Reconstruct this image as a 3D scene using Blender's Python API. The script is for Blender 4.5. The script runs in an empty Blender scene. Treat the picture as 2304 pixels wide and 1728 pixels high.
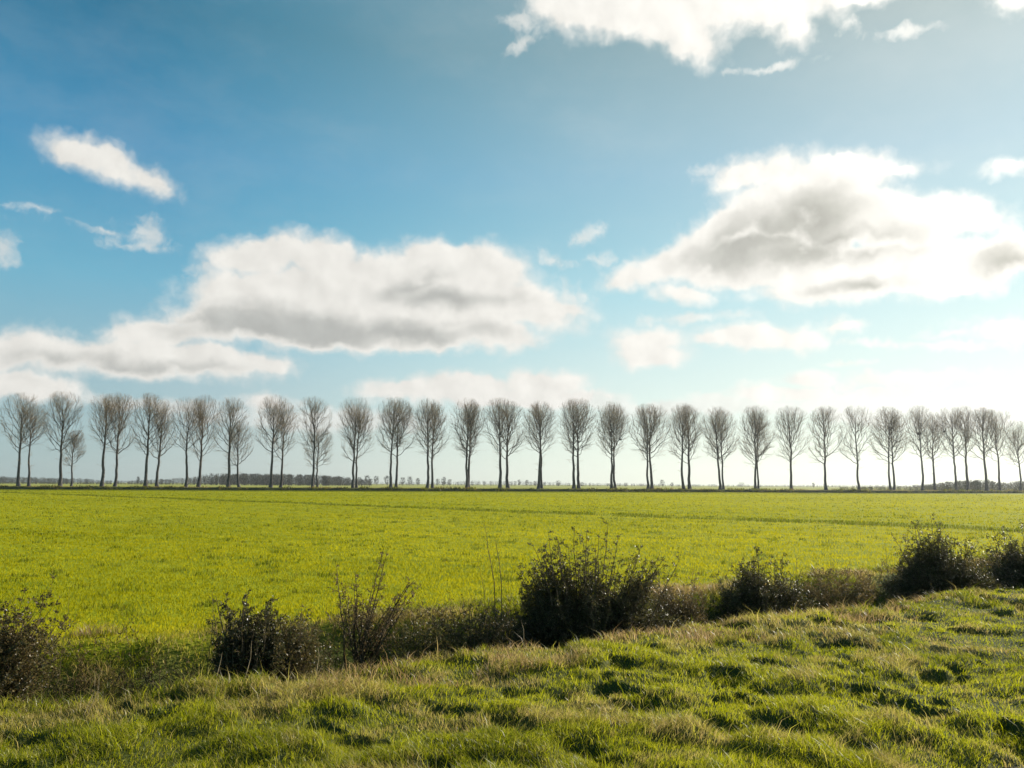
import bpy, math, random
import numpy as np
PI = math.pi
R = math.radians
scene = bpy.context.scene
col = scene.collection

# ------------------------------------------------------------------ camera
F = 1850.0                       # focal length in pixels of the 2304 x 1728 photograph
CX, CY = 1152.0, 864.0
CAM_H = 1.9
HORIZON_MID = 1090.0             # row of the horizon at the middle column
ROLL = math.atan(11.5 / 2304.0)  # the photograph leans slightly
PITCH = math.atan((HORIZON_MID - CY) / F)
cam_d = bpy.data.cameras.new('camera')
cam_d.sensor_width = 36.0
cam_d.lens = 36.0 * F / 2304.0
cam_d.clip_start = 0.1
cam_d.clip_end = 30000
cam = bpy.data.objects.new('camera', cam_d)
col.objects.link(cam)
cam.location = (0, 0, CAM_H)
from mathutils import Matrix, Vector
CAM_M = Matrix.Rotation(PI / 2 + PITCH, 3, 'X') @ Matrix.Rotation(ROLL, 3, 'Z')
cam.rotation_euler = CAM_M.to_euler()
scene.camera = cam

def ray(px, py):
    v = CAM_M @ Vector(((px - CX) / F, (CY - py) / F, -1.0))
    return v / v.y               # scaled so that y = 1
def at(px, py, Y):
    v = ray(px, py)
    return Vector((v.x * Y, Y, CAM_H + v.z * Y))
def azel(px, py):
    v = ray(px, py).normalized()
    return math.degrees(math.atan2(v.x, v.y)), math.degrees(math.asin(v.z))

# ------------------------------------------------------------------ sun, sky, exposure
SUN_AZ, SUN_EL = R(52), R(23)
SUN_DIR = Vector((math.sin(SUN_AZ) * math.cos(SUN_EL), math.cos(SUN_AZ) * math.cos(SUN_EL), math.sin(SUN_EL)))
sd = bpy.data.lights.new('sun', 'SUN')
sd.energy = 5.0
sd.angle = R(0.5)
sd.color = (1.0, 0.93, 0.80)
sun = bpy.data.objects.new('sun', sd)
col.objects.link(sun)
sun.location = SUN_DIR * 500
sun.rotation_euler = SUN_DIR.to_track_quat('Z', 'Y').to_euler()

scene.view_settings.view_transform = 'Standard'
scene.view_settings.look = 'None'
scene.view_settings.exposure = 0.69
scene.view_settings.gamma = 1.0
scene.render.engine = 'CYCLES'
cy = scene.cycles
cy.max_bounces = 6
cy.diffuse_bounces = 3
cy.glossy_bounces = 2
cy.transmission_bounces = 4
cy.transparent_max_bounces = 4
cy.volume_bounces = 0
cy.use_adaptive_sampling = True
cy.adaptive_threshold = 0.012
cy.adaptive_min_samples = 24
cy.use_denoising = True
cy.sample_clamp_indirect = 6

world = bpy.data.worlds.new('World')
scene.world = world
world.use_nodes = True
try:
    world.cycles.sampling_method = 'MANUAL'
    world.cycles.sample_map_resolution = 512
except Exception:
    pass

class Nodes:
    def __init__(self, tree): self.t = tree; self.n = tree.nodes; self.l = tree.links
    def put(self, sock, v):
        if isinstance(v, bpy.types.NodeSocket): self.l.new(v, sock)
        elif v is not None: sock.default_value = v
    def new(self, kind, **kw):
        n = self.n.new(kind)
        for k, v in kw.items(): setattr(n, k, v)
        return n
    def math(self, op, a, b=None, c=None, clamp=False):
        n = self.new('ShaderNodeMath', operation=op, use_clamp=clamp)
        self.put(n.inputs[0], a)
        if b is not None: self.put(n.inputs[1], b)
        if c is not None: self.put(n.inputs[2], c)
        return n.outputs[0]
    def vmath(self, op, a, b=None, scale=None):
        n = self.new('ShaderNodeVectorMath', operation=op)
        self.put(n.inputs[0], a)
        if b is not None: self.put(n.inputs[1], b)
        if scale is not None: self.put(n.inputs['Scale'], scale)
        return n.outputs['Value'] if op in ('LENGTH', 'DOT_PRODUCT') else n.outputs['Vector']
    def noise(self, vec, scale, detail=4, rough=0.55, dist=0.0, color=False, dims='3D', lac=2.0):
        n = self.new('ShaderNodeTexNoise', noise_dimensions=dims)
        if vec is not None: self.put(n.inputs['Vector'], vec)
        n.inputs['Scale'].default_value = scale
        n.inputs['Detail'].default_value = detail
        n.inputs['Roughness'].default_value = rough
        n.inputs['Distortion'].default_value = dist
        n.inputs['Lacunarity'].default_value = lac
        return n.outputs['Color' if color else 'Fac']
    def mix(self, f, a, b, blend='MIX', clamp=True):
        n = self.new('ShaderNodeMix', data_type='RGBA', blend_type=blend, clamp_factor=clamp)
        self.put(n.inputs[0], f)
        def c(v): return v if isinstance(v, bpy.types.NodeSocket) else (tuple(v) + (1.0,))[:4]
        self.put(n.inputs[6], c(a)); self.put(n.inputs[7], c(b))
        return n.outputs[2]
    def remap(self, v, a, b, c=0.0, d=1.0, smooth=True):
        n = self.new('ShaderNodeMapRange', interpolation_type='SMOOTHSTEP' if smooth else 'LINEAR')
        self.put(n.inputs[0], v)
        for i, x in enumerate((a, b, c, d)): self.put(n.inputs[i + 1], x)
        return n.outputs[0]
    def attr(self, name):
        n = self.new('ShaderNodeAttribute', attribute_name=name)
        return n.outputs['Fac']

# blobs (centre x, centre y, radius x, radius y, tilt) measured on a 2212-pixel-wide view
K = 2304.0 / 2212.0
CLOUDS = [
 (1240,12,95,62,5),(1330,0,130,72,0),(1470,10,170,75,0),(1500,88,62,48,35),(1690,5,150,62,0),(1712,62,34,42,-10),(1870,-22,130,30,0),(2210,0,60,34,20),
 (185,340,78,34,8),(255,358,74,30,22),(320,382,55,22,24),
 (350,712,110,34,-8),(1650,728,120,26,0),(1550,738,60,14,0),(1820,700,50,12,0),(60,845,140,26,0),
 (1790,500,120,60,0),(1690,480,110,50,0),(1700,560,150,40,0),
 (640,640,230,62,0),(1010,640,190,50,0),
 (585,552,120,44,-8),(690,560,88,50,0),(800,610,150,70,0),(960,572,130,54,0),(1060,580,90,42,15),(900,655,330,62,0),(1130,660,120,40,14),(1210,665,62,20,6),
 (440,680,115,24,-6),(560,690,190,52,0),(780,712,300,46,0),(1060,722,105,36,5),(480,640,60,24,-15),
 (30,770,80,50,0),(125,775,90,38,0),(180,765,66,32,0),(268,725,48,20,0),(290,778,150,38,0),(430,775,150,42,5),(560,785,80,22,0),(40,835,120,22,0),
 (900,845,130,22,-4),(1010,830,120,24,0),(1170,828,100,26,0),(1100,860,240,24,0),(580,868,60,18,0),
 (1640,372,100,34,-8),(1800,362,120,32,5),(1930,372,66,14,4),(1740,420,190,60,-8),(1560,498,150,44,-18),(1450,560,110,36,-18),(1370,600,60,22,-10),(1640,560,230,64,0),(1880,470,200,66,12),(2060,470,120,40,16),(1900,580,280,54,0),(1720,628,60,24,0),(1800,622,180,34,0),(2150,560,110,56,-12),(2060,610,120,30,0),
 (1478,636,58,18,6),(1400,738,72,32,0),(1410,768,80,22,4),(1650,722,105,20,0),(1660,742,70,12,0),(2180,708,86,24,8),(2180,358,52,16,-4),
 (1745,820,52,15,0),(1700,852,110,18,0),(1850,855,120,12,0),(2150,862,110,22,4),
]
THIN = [
 (305,500,58,30,0),(10,540,34,36,0),
 (1500,880,260,26,0),(1950,820,200,22,0),(1500,690,120,14,0),(1900,880,300,40,0),(700,905,300,24,0),(2050,740,160,16,5),
 (1130,48,40,24,0),(1140,95,40,18,-20),(1960,68,60,12,0),(1830,52,18,22,0),(1560,372,46,16,10),(1268,506,44,18,-30),(1300,555,30,14,20),
 (80,452,44,8,0),(215,492,80,10,4),(290,525,70,14,0),(470,572,70,20,-20),(1230,640,50,30,0),(1190,565,46,14,10),(1640,332,26,12,0),
 (1820,695,56,12,0),(1900,735,90,9,4),(2060,715,80,12,0),(1830,780,50,8,0),(1280,870,120,22,0),(2080,900,200,26,0),(330,872,200,18,0),(1660,150,90,8,0),
]
DARK = [
 (470,690,100,26,-5),(640,706,210,36,3),(860,718,170,20,0),(540,700,120,34,0),(960,640,110,18,0),(880,618,60,14,-20),
 (190,792,150,20,0),(360,795,90,14,0),(70,800,60,16,0),
 (1640,520,150,44,-14),(1760,470,90,50,0),(1760,540,170,32,0),(1700,500,120,50,0),(2190,568,58,34,0),(1860,622,66,10,0),(400,800,120,10,0),
]
def cloud_group(name, blobs, k):
    g = bpy.data.node_groups.new(name, 'ShaderNodeTree')
    g.interface.new_socket('Vector', in_out='INPUT', socket_type='NodeSocketVector')
    g.interface.new_socket('Value', in_out='OUTPUT', socket_type='NodeSocketFloat')
    N = Nodes(g)
    gi = N.new('NodeGroupInput'); go = N.new('NodeGroupOutput')
    cur = None
    for (x, y, rx, ry, t) in blobs:
        a0, e0 = azel(x * K, y * K)
        ra = (azel((x + rx) * K, y * K)[0] - azel((x - rx) * K, y * K)[0]) / 2
        re_ = (azel(x * K, (y - ry) * K)[1] - azel(x * K, (y + ry) * K)[1]) / 2
        m = N.new('ShaderNodeMapping', vector_type='TEXTURE')
        if cur is None: N.put(m.inputs[0], gi.outputs[0])
        else:                                # each blob waits for the last one: keeps the shader's stack short
            ma = N.new('ShaderNodeVectorMath', operation='MULTIPLY_ADD')
            N.put(ma.inputs[0], cur); ma.inputs[1].default_value = (1e-7, 1e-7, 1e-7); N.put(ma.inputs[2], gi.outputs[0])
            N.put(m.inputs[0], ma.outputs[0])
        m.inputs[1].default_value = (a0, e0, 0)
        m.inputs[2].default_value = (0, 0, R(-t))
        m.inputs[3].default_value = (ra, re_, 1)
        d = N.vmath('LENGTH', m.outputs[0])
        # distance outside the blob in degrees rather than in radii keeps edges alike
        d = N.math('MULTIPLY', N.math('SUBTRACT', d, 1.0), (ra * re_) ** 0.5 * 0.5 + 0.35)
        cur = d if cur is None else N.math('SMOOTH_MIN', cur, d, k)
    N.put(go.inputs[0], N.math('MULTIPLY', cur, -1.0))
    return g
g_cloud = cloud_group('cloud_shapes', CLOUDS, 0.5)
g_thin = cloud_group('thin_cloud_shapes', THIN, 0.4)
g_dark = cloud_group('cloud_undersides', DARK, 0.6)

W = Nodes(world.node_tree)
world.node_tree.nodes.clear()
out = W.new('ShaderNodeOutputWorld')
bg = W.new('ShaderNodeBackground')
W.l.new(bg.outputs[0], out.inputs[0])
sky = W.new('ShaderNodeTexSky', sky_type='NISHITA')
sky.sun_disc = False
sky.sun_elevation = SUN_EL
sky.sun_rotation = SUN_AZ
sky.altitude = 0
sky.air_density = 1.0
sky.dust_density = 0.6
sky.ozone_density = 1.0
tc = W.new('ShaderNodeTexCoord')
dirv = tc.outputs['Generated']
sx = W.new('ShaderNodeSeparateXYZ'); W.put(sx.inputs[0], dirv)
az = W.math('MULTIPLY', W.math('ARCTAN2', sx.outputs[0], sx.outputs[1]), 180 / PI)
el = W.math('MULTIPLY', W.math('ARCSINE', sx.outputs[2]), 180 / PI)
cx = W.new('ShaderNodeCombineXYZ'); W.put(cx.inputs[0], az); W.put(cx.inputs[1], el)
P0 = cx.outputs[0]
def centred(vec, scale, amp, detail=3):
    c = W.noise(vec, scale, detail, 0.55, color=True)
    return W.vmath('SCALE', W.vmath('SUBTRACT', c, (0.5, 0.5, 0.5)), scale=amp)
warp = W.vmath('ADD', centred(P0, 0.22, 1.7, 2), centred(P0, 0.8, 1.05, 3))
P1 = W.vmath('ADD', P0, warp)
def group(g, vec):
    n = W.new('ShaderNodeGroup'); n.node_tree = g
    W.put(n.inputs[0], vec); return n.outputs[0]
SUNSTEP = (0.75, 0.45, 0)
def dens(P, Pn):
    f = group(g_cloud, P)
    f = W.math('MAXIMUM', f, W.math('MULTIPLY', f, 2.0))
    n1 = W.noise(Pn, 0.42, 9, 0.59)
    return W.math('ADD', f, W.math('MULTIPLY', W.math('SUBTRACT', n1, 0.5), 2.6))
nA = W.vmath('ADD', P0, W.vmath('SCALE', warp, scale=0.5))
d0 = dens(P1, nA)
def puff(v): return W.noise(v, 0.42, 5, 0.5)
lift = W.math('SUBTRACT', puff(nA), puff(W.vmath('ADD', nA, SUNSTEP)))
alpha = W.remap(d0, -0.72, 0.85)
thin = W.math('ADD', W.math('ADD', group(g_thin, P1), 0.3), W.math('MULTIPLY', W.math('SUBTRACT', W.noise(P1, 0.6, 8, 0.65), 0.5), 3.0))
alpha_t = W.math('MULTIPLY', W.remap(thin, -0.1, 1.2), 0.68)
alpha = W.math('MAXIMUM', alpha, alpha_t)
# faint high veil of uneven haze
veil = W.math('MULTIPLY', W.remap(W.noise(W.vmath('MULTIPLY', P1, (0.5, 1.2, 1)), 0.10, 6, 0.6), 0.42, 0.75), 0.10)
relief = W.math('MULTIPLY', lift, 0.38)
dk = W.math('ADD', group(g_dark, P1), W.math('MULTIPLY', W.math('SUBTRACT', W.noise(nA, 0.35, 3, 0.5), 0.5), 1.3))
dark = W.remap(dk, -1.3, 1.1)
sdot = W.math('MAXIMUM', W.vmath('DOT_PRODUCT', dirv, tuple(SUN_DIR)), 0.0)
glow_w = W.math('POWER', sdot, 5.0)
glow_n = W.math('POWER', sdot, 24.0)
lit = W.mix(glow_w, (7.9, 7.75, 7.3), (12.8, 12.4, 11.4))
shade = W.mix(glow_w, (4.4, 4.5, 4.3), (5.5, 5.35, 4.5))
ccol = W.mix(W.math('MULTIPLY', W.math('MULTIPLY', dark, 0.92), W.remap(d0, 0.3, 1.9)), lit, shade)
ccol = W.vmath('SCALE', ccol, scale=W.math('ADD', 1.0, W.math('MINIMUM', W.math('MAXIMUM', relief, -0.20), 0.14)))
ramp = W.new('ShaderNodeValToRGB')
W.put(ramp.inputs[0], W.math('DIVIDE', W.math('MAXIMUM', el, 0.0), 60.0))
STOPS = [(0.0, (.43, .51, .505)), (3, (.40, .52, .53)), (13, (.175, .455, .60)), (21, (.075, .30, .50)), (29, (.022, .175, .30)), (60, (.02, .11, .24))]
er = ramp.color_ramp.elements
er[0].position, er[0].color = 0.0, STOPS[0][1] + (1,)
er[1].position, er[1].color = 1.0, STOPS[-1][1] + (1,)
for p_, c_ in STOPS[1:-1]:
    e_ = er.new(p_ / 60.0); e_.color = c_ + (1,)
air = W.vmath('SCALE', ramp.outputs[0], scale=10.0)
low = W.remap(el, 19.0, 0.0)
t_ = W.remap(sdot, 0.33, 1.0, smooth=False)
air = W.vmath('ADD', air, W.vmath('SCALE', (2.4, 3.6, 2.4), scale=t_))
air = W.vmath('ADD', air, W.vmath('SCALE', (3.2, 0.9, 0.3), scale=W.math('POWER', t_, 2.2)))
air = W.vmath('ADD', air, W.vmath('SCALE', (3.3, 2.4, 1.75), scale=W.math('MULTIPLY', low, W.remap(sdot, 0.05, 0.72))))
skyc = W.mix(0.15, air, W.vmath('MULTIPLY', sky.outputs[0], (0.3, 0.75, 0.95)))
final = W.mix(veil, skyc, lit)
final = W.mix(alpha, final, ccol)
W.put(bg.inputs[0], final)
bg.inputs[1].default_value = 0.065

# ------------------------------------------------------------------ helpers
def tag(o, label=None, cat=None, group=None, kind=None):
    if label: o['label'] = label
    if cat: o['category'] = cat
    if group: o['group'] = group
    if kind: o['kind'] = kind
    return o

def mesh_obj(name, verts, tris, mat, parent=None, attrs=None, smooth=False):
    verts = np.ascontiguousarray(verts, dtype=np.float32)
    tris = np.ascontiguousarray(tris, dtype=np.int32)
    nside = tris.shape[1]
    me = bpy.data.meshes.new(name)
    me.vertices.add(len(verts)); me.vertices.foreach_set('co', verts.ravel())
    me.loops.add(tris.size); me.loops.foreach_set('vertex_index', tris.ravel())
    me.polygons.add(len(tris))
    me.polygons.foreach_set('loop_start', np.arange(0, tris.size, nside, dtype=np.int32))
    if smooth: me.polygons.foreach_set('use_smooth', np.ones(len(tris), dtype=bool))
    for k, v in (attrs or {}).items():
        a = me.attributes.new(k, 'FLOAT', 'POINT')
        a.data.foreach_set('value', np.ascontiguousarray(v, dtype=np.float32))
    me.update(calc_edges=True)
    me.materials.append(mat)
    o = bpy.data.objects.new(name, me)
    col.objects.link(o)
    if parent is not None: o.parent = parent
    return o

def empty(name, loc):
    o = bpy.data.objects.new(name, None)
    o.location = loc
    o.empty_display_size = 0.5
    col.objects.link(o)
    return o

_tab = np.random.RandomState(7).rand(256, 256).astype(np.float64)
def vnoise(x, y):
    xi = np.floor(x).astype(np.int64); yi = np.floor(y).astype(np.int64)
    fx = x - xi; fy = y - yi
    fx = fx * fx * fx * (fx * (fx * 6 - 15) + 10); fy = fy * fy * fy * (fy * (fy * 6 - 15) + 10)
    a = _tab[xi & 255, yi & 255]; b = _tab[(xi + 1) & 255, yi & 255]
    c = _tab[xi & 255, (yi + 1) & 255]; d = _tab[(xi + 1) & 255, (yi + 1) & 255]
    return (a * (1 - fx) + b * fx) * (1 - fy) + (c * (1 - fx) + d * fx) * fy
def fbm(x, y, s, o=4, g=0.5, seed=0.0):
    t = 0; w = 1; tot = 0
    ang = 0.5
    for i in range(o):
        ca, sa = math.cos(ang * i), math.sin(ang * i)
        t = t + w * vnoise((x * ca - y * sa) * s + seed + 17.3 * i, (x * sa + y * ca) * s + seed * 1.7 + 9.1 * i)
        tot += w; w *= g; s *= 2.03
    return t / tot
def sstep(a, b, x):
    t = np.clip((x - a) / (b - a), 0, 1)
    return t * t * (3 - 2 * t)

# ------------------------------------------------------------------ lie of the land
L0 = np.array((-4.27, 6.83)); L1 = np.array((11.33, 16.83))
LD = (L1 - L0) / np.linalg.norm(L1 - L0)
LN = np.array((-LD[1], LD[0]))                 # towards the field
DITCH = 2.85
def hedge_s(x, y):
    return (x - L0[0]) * LN[0] + (y - L0[1]) * LN[1]
def hedge_t(x, y):
    return (x - L0[0]) * LD[0] + (y - L0[1]) * LD[1]
T0 = np.array((18.0, 50.0)); _t = np.array((23.0 + 18.0, 36.6 - 77.0)); TD = _t / np.linalg.norm(_t)
T0 = np.array((23.0, 36.6)); TN = np.array((-TD[1], TD[0]))
def furrow(x, y):
    return (x - T0[0]) * TN[0] + (y - T0[1]) * TN[1] + 0.5 * (fbm(x, y, 0.12, 2, seed=61) - 0.5)
def tussock(x, y):
    a = fbm(x, y, 2.1, 3, seed=3.0)
    b = fbm(x, y, 0.45, 2, seed=11.0)
    return sstep(0.30, 0.72, a), b
def land(x, y):
    s = hedge_s(x, y) + (fbm(x, y, 0.5, 3, seed=31) - 0.5) * 0.9
    r = np.hypot(x, y)
    a, b = tussock(x, y)
    verge = 0.06 + (a - 0.5) * 0.065 + (b - 0.5) * 0.09 - 0.11 * sstep(0.62, 0.74, fbm(x, y, 1.9, 3, seed=19.0))
    fld = (fbm(x, y, 0.9, 3, seed=5) - 0.5) * 0.07 + (fbm(x, y, 0.10, 2, seed=15) - 0.5) * 0.10
    fld = fld - 0.10 * np.exp(-(furrow(x, y) / 0.35) ** 2)
    fld = fld * (1 - sstep(80, 190, r) * 0.7)
    dit = -0.50 + (fbm(x, y, 0.9, 3, seed=41) - 0.5) * 0.45
    w1 = sstep(-0.1, 0.75, s)
    w2 = sstep(DITCH - 0.75, DITCH + 0.05, s)
    z = verge * (1 - w1) + dit * w1 * (1 - w2) + fld * w2
    return z * (1 - sstep(400, 900, r))
def line_hit(px, s):
    k = ray(px, HORIZON_MID).x
    # x = kY ; hedge_s = s
    Y = (s + L0[0] * LN[0] + L0[1] * LN[1]) / (k * LN[0] + LN[1])
    return k * Y, Y

# ------------------------------------------------------------------ materials
def new_mat(name):
    m = bpy.data.materials.new(name); m.use_nodes = True
    m.node_tree.nodes.clear()
    N = Nodes(m.node_tree)
    o = N.new('ShaderNodeOutputMaterial')
    return m, N, o
def leafy(name, colour_fn, rough=0.5, spec=0.4, trans=0.5, tcol=None):
    m, N, o = new_mat(name)
    c = colour_fn(N)
    p = N.new('ShaderNodeBsdfPrincipled')
    N.put(p.inputs['Base Color'], c)
    p.inputs['Roughness'].default_value = rough
    p.inputs['Specular IOR Level'].default_value = spec
    t = N.new('ShaderNodeBsdfTranslucent')
    N.put(t.inputs[0], c if tcol is None else N.mix(1.0, c, tcol, 'MULTIPLY', True))
    mx = N.new('ShaderNodeMixShader'); mx.inputs[0].default_value = trans
    N.l.new(p.outputs[0], mx.inputs[1]); N.l.new(t.outputs[0], mx.inputs[2])
    N.l.new(mx.outputs[0], o.inputs[0])
    return m
def c_grass(N):
    tone = N.attr('tone'); dry = N.attr('dry'); crop = N.attr('crop')
    g = N.mix(tone, (0.06, 0.10, 0.002), (0.47, 0.465, 0.006))
    f = N.mix(tone, (0.22, 0.235, 0.001), (0.50, 0.435, 0.002))
    c = N.mix(crop, g, f)
    d = N.mix(tone, (0.26, 0.160, 0.065), (0.58, 0.42, 0.20))
    return N.mix(dry, c, d)
M_GRASS = leafy('grass_blades', c_grass, 0.38, 0.26, 0.62)
M_CROP = leafy('crop_blades', c_grass, 0.8, 0.0, 0.58)
def c_scrub(N):
    tone = N.attr('tone'); dry = N.attr('dry')
    g = N.mix(tone, (0.018, 0.028, 0.008), (0.110, 0.120, 0.026))
    d = N.mix(tone, (0.075, 0.048, 0.018), (0.27, 0.185, 0.070))
    return N.mix(dry, g, d)
M_LEAF = leafy('bush_leaves', c_scrub, 0.42, 0.38, 0.40)
M_SCRUB = leafy('dead_scrub', c_scrub, 0.6, 0.2, 0.35)

def bark_mat(name, a, b, scale):
    m, N, o = new_mat(name)
    tcn = N.new('ShaderNodeTexCoord')
    v = N.vmath('MULTIPLY', tcn.outputs['Object'], (1, 1, 0.25))
    n = N.noise(v, scale, 5, 0.6)
    p = N.new('ShaderNodeBsdfPrincipled')
    N.put(p.inputs['Base Color'], N.mix(N.remap(n, 0.35, 0.68), a, b))
    p.inputs['Roughness'].default_value = 0.85
    p.inputs['Specular IOR Level'].default_value = 0.2
    bp = N.new('ShaderNodeBump'); bp.inputs['Strength'].default_value = 0.5; bp.inputs['Distance'].default_value = 0.03
    N.put(bp.inputs['Height'], n); N.l.new(bp.outputs[0], p.inputs['Normal'])
    N.l.new(p.outputs[0], o.inputs[0])
    return m
M_BARK = bark_mat('poplar_bark', (0.048, 0.042, 0.037), (0.15, 0.135, 0.12), 5)
M_BRANCH = bark_mat('poplar_branches', (0.24, 0.165, 0.085), (0.42, 0.30, 0.155), 2)
M_TWIG = bark_mat('bush_twigs', (0.045, 0.033, 0.018), (0.14, 0.103, 0.055), 20)
M_STALK = bark_mat('dry_stalks', (0.32, 0.24, 0.14), (0.48, 0.38, 0.24), 20)
M_NEST = bark_mat('nest_twigs', (0.03, 0.022, 0.016), (0.07, 0.05, 0.035), 9)
M_FAR = bark_mat('far_branches', (0.035, 0.032, 0.021), (0.10, 0.090, 0.052), 0.2)
def far_scrub():
    m, N, o = new_mat('far_scrub')
    tcn = N.new('ShaderNodeTexCoord')
    n = N.noise(tcn.outputs['Object'], 0.3, 5, 0.6)
    p = N.new('ShaderNodeBsdfDiffuse')
    N.put(p.inputs[0], N.mix(N.remap(n, 0.35, 0.65), (0.055, 0.065, 0.03), (0.15, 0.13, 0.07)))
    N.l.new(p.outputs[0], o.inputs[0]); return m
M_FSCRUB = far_scrub()

def ground_mat():
    m, N, o = new_mat('ground')
    tcn = N.new('ShaderNodeTexCoord'); v = tcn.outputs['Object']
    crop = N.attr('crop'); bare = N.attr('bare'); far = N.attr('far')
    n1 = N.noise(v, 1.3, 6, 0.6); n2 = N.noise(v, 0.05, 4, 0.55); n3 = N.noise(v, 14.0, 4, 0.6)
    stripes = N.noise(N.vmath('MULTIPLY', v, (0.006, 0.05, 1)), 1.0, 4, 0.6)
    soil = N.mix(N.remap(n3, 0.3, 0.7), (0.050, 0.040, 0.024), (0.12, 0.095, 0.06))
    verge = N.mix(N.remap(n1, 0.35, 0.65), (0.040, 0.055, 0.012), (0.085, 0.090, 0.025))
    field = N.mix(N.remap(n1, 0.35, 0.65), (0.20, 0.230, 0.004), (0.30, 0.31, 0.006))
    farf = N.mix(N.remap(stripes, 0.40, 0.62), (0.22, 0.245, 0.02), (0.34, 0.31, 0.07))
    c = N.mix(crop, verge, field)
    c = N.mix(far, c, farf)
    c = N.mix(bare, c, soil)
    p = N.new('ShaderNodeBsdfPrincipled')
    N.put(p.inputs['Base Color'], c); p.inputs['Roughness'].default_value = 0.95
    p.inputs['Specular IOR Level'].default_value = 0.1
    bp = N.new('ShaderNodeBump'); bp.inputs['Strength'].default_value = 0.7; bp.inputs['Distance'].default_value = 0.05
    N.put(bp.inputs['Height'], n3); N.l.new(bp.outputs[0], p.inputs['Normal'])
    N.l.new(p.outputs[0], o.inputs[0])
    return m
M_GROUND = ground_mat()

# ------------------------------------------------------------------ ground: one sheet to the horizon
def crop_w(x, y):
    return sstep(DITCH - 0.5, DITCH + 0.6, hedge_s(x, y) + (fbm(x, y, 0.6, 3, seed=77) - 0.5) * 1.4)
def bare_w(x, y):
    d = np.hypot((x - 3.55) / 0.75, (y - 5.45) / 0.35) + (fbm(x, y, 3.0, 3, seed=21) - 0.5) * 0.8
    b = 1 - sstep(0.75, 1.1, d)
    fr = np.exp(-(furrow(x, y) / 0.30) ** 2) * sstep(4, 12, hedge_s(x, y)) * sstep(0.25, 0.5, fbm(x, y, 0.35, 3, seed=91))
    hol = sstep(0.745, 0.80, fbm(x, y * 1.6, 0.8, 3, seed=51)) * sstep(1, 3, hedge_s(x, y) - DITCH)
    return np.clip(b + fr * 0.5 + hol * 0.0, 0, 1)
# row of poplars: bank line
B0 = np.array((-136.0, 218.0)); B1 = np.array((154.0, 248.0))
BD = (B1 - B0) / np.linalg.norm(B1 - B0); BN = np.array((-BD[1], BD[0]))
def bank_s(x, y): return (x - B0[0]) * BN[0] + (y - B0[1]) * BN[1]

th = np.concatenate([np.arange(-52, 52.01, 0.16), np.arange(57, 304, 5.0)])
th = np.radians(th)
rr = np.concatenate([np.linspace(0.2, 4, 14, endpoint=False), np.exp(np.arange(math.log(4), math.log(32), 0.0075)),
                     np.exp(np.arange(math.log(32), math.log(260), 0.022)), np.exp(np.arange(math.log(260), math.log(12000), 0.11))])
TH, RR = np.meshgrid(th, rr)
X = np.sin(TH) * RR; Y = np.cos(TH) * RR
Z = land(X, Y)
nr, nt = X.shape
V = np.stack([X, Y, Z], -1).reshape(-1, 3)
ii, jj = np.meshgrid(np.arange(nr - 1), np.arange(nt), indexing='ij')
j2 = (jj + 1) % nt
quads = np.stack([ii * nt + jj, ii * nt + j2, (ii + 1) * nt + j2, (ii + 1) * nt + jj], -1).reshape(-1, 4)[:, ::-1]
V = np.vstack([V, [[0, 0, float(land(np.array(0.0), np.array(0.0)))]]])
xf, yf = V[:, 0], V[:, 1]
ground = mesh_obj('ground', V, quads, M_GROUND, smooth=True, attrs={
    'crop': crop_w(xf, yf), 'bare': bare_w(xf, yf), 'far': sstep(0, 14, bank_s(xf, yf))})
tag(ground, kind='structure')

# the raised road verge under the poplars
us = np.arange(-420, 560, 1.0)
prof = [(-3.4, -0.10), (-2.7, 0.02), (-2.35, 0.42), (-1.9, 0.66), (-0.4, 0.72), (3.5, 0.74), (8.5, 0.74), (11.5, 0.62), (15, 0.25), (19, -0.15)]
vv = []
for (s_, z_) in prof:
    x = B0[0] + BD[0] * us + BN[0] * s_; y = B0[1] + BD[1] * us + BN[1] * s_
    wob = (fbm(x, y, 0.3, 3, seed=8) - 0.5)
    vv.append(np.stack([x + BN[0] * wob * 0.5, y + BN[1] * wob * 0.5, z_ + wob * 0.30 * (z_ > 0.1)], -1))
vv = np.array(vv); n0, n1 = vv.shape[:2]
ii, jj = np.meshgrid(np.arange(n0 - 1), np.arange(n1 - 1), indexing='ij')
q = np.stack([ii * n1 + jj, ii * n1 + jj + 1, (ii + 1) * n1 + jj + 1, (ii + 1) * n1 + jj], -1).reshape(-1, 4)
vb = vv.reshape(-1, 3)
tag(mesh_obj('bank', vb, q, M_GROUND, smooth=True, attrs={
    'crop': np.zeros(len(vb)), 'bare': np.zeros(len(vb)), 'far': np.zeros(len(vb))}), kind='structure')

# ------------------------------------------------------------------ grass
rs = np.random.RandomState(12)
def blades(x, y, z, h, w, lean, leandir, tone, dry, crop, rs, segs=3):
    n = len(x)
    a = rs.rand(n) * 2 * PI
    wx, wy = np.cos(a) * w / 2, np.sin(a) * w / 2
    lx, ly = np.cos(leandir) * lean, np.sin(leandir) * lean
    base = np.stack([x, y, z], -1)
    def pt(k, f, hh, ll):
        return base + np.stack([lx * ll + wx * k * f, ly * ll + wy * k * f, h * hh], -1)
    vs = np.stack([pt(-1, 1, 0, 0), pt(1, 1, 0, 0), pt(-1, .8, .55, .28), pt(1, .8, .55, .28), pt(0, 0, .93, 1.0)], 1)
    vs = vs.reshape(-1, 3)
    b = (np.arange(n) * 5)[:, None]
    tris = np.concatenate([b + [0, 1, 3], b + [0, 3, 2], b + [2, 3, 4]], 1).reshape(-1, 3)
    rep = lambda q: np.repeat(q, 5)
    return vs, tris, {'tone': rep(tone), 'dry': rep(dry), 'crop': rep(crop)}

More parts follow.
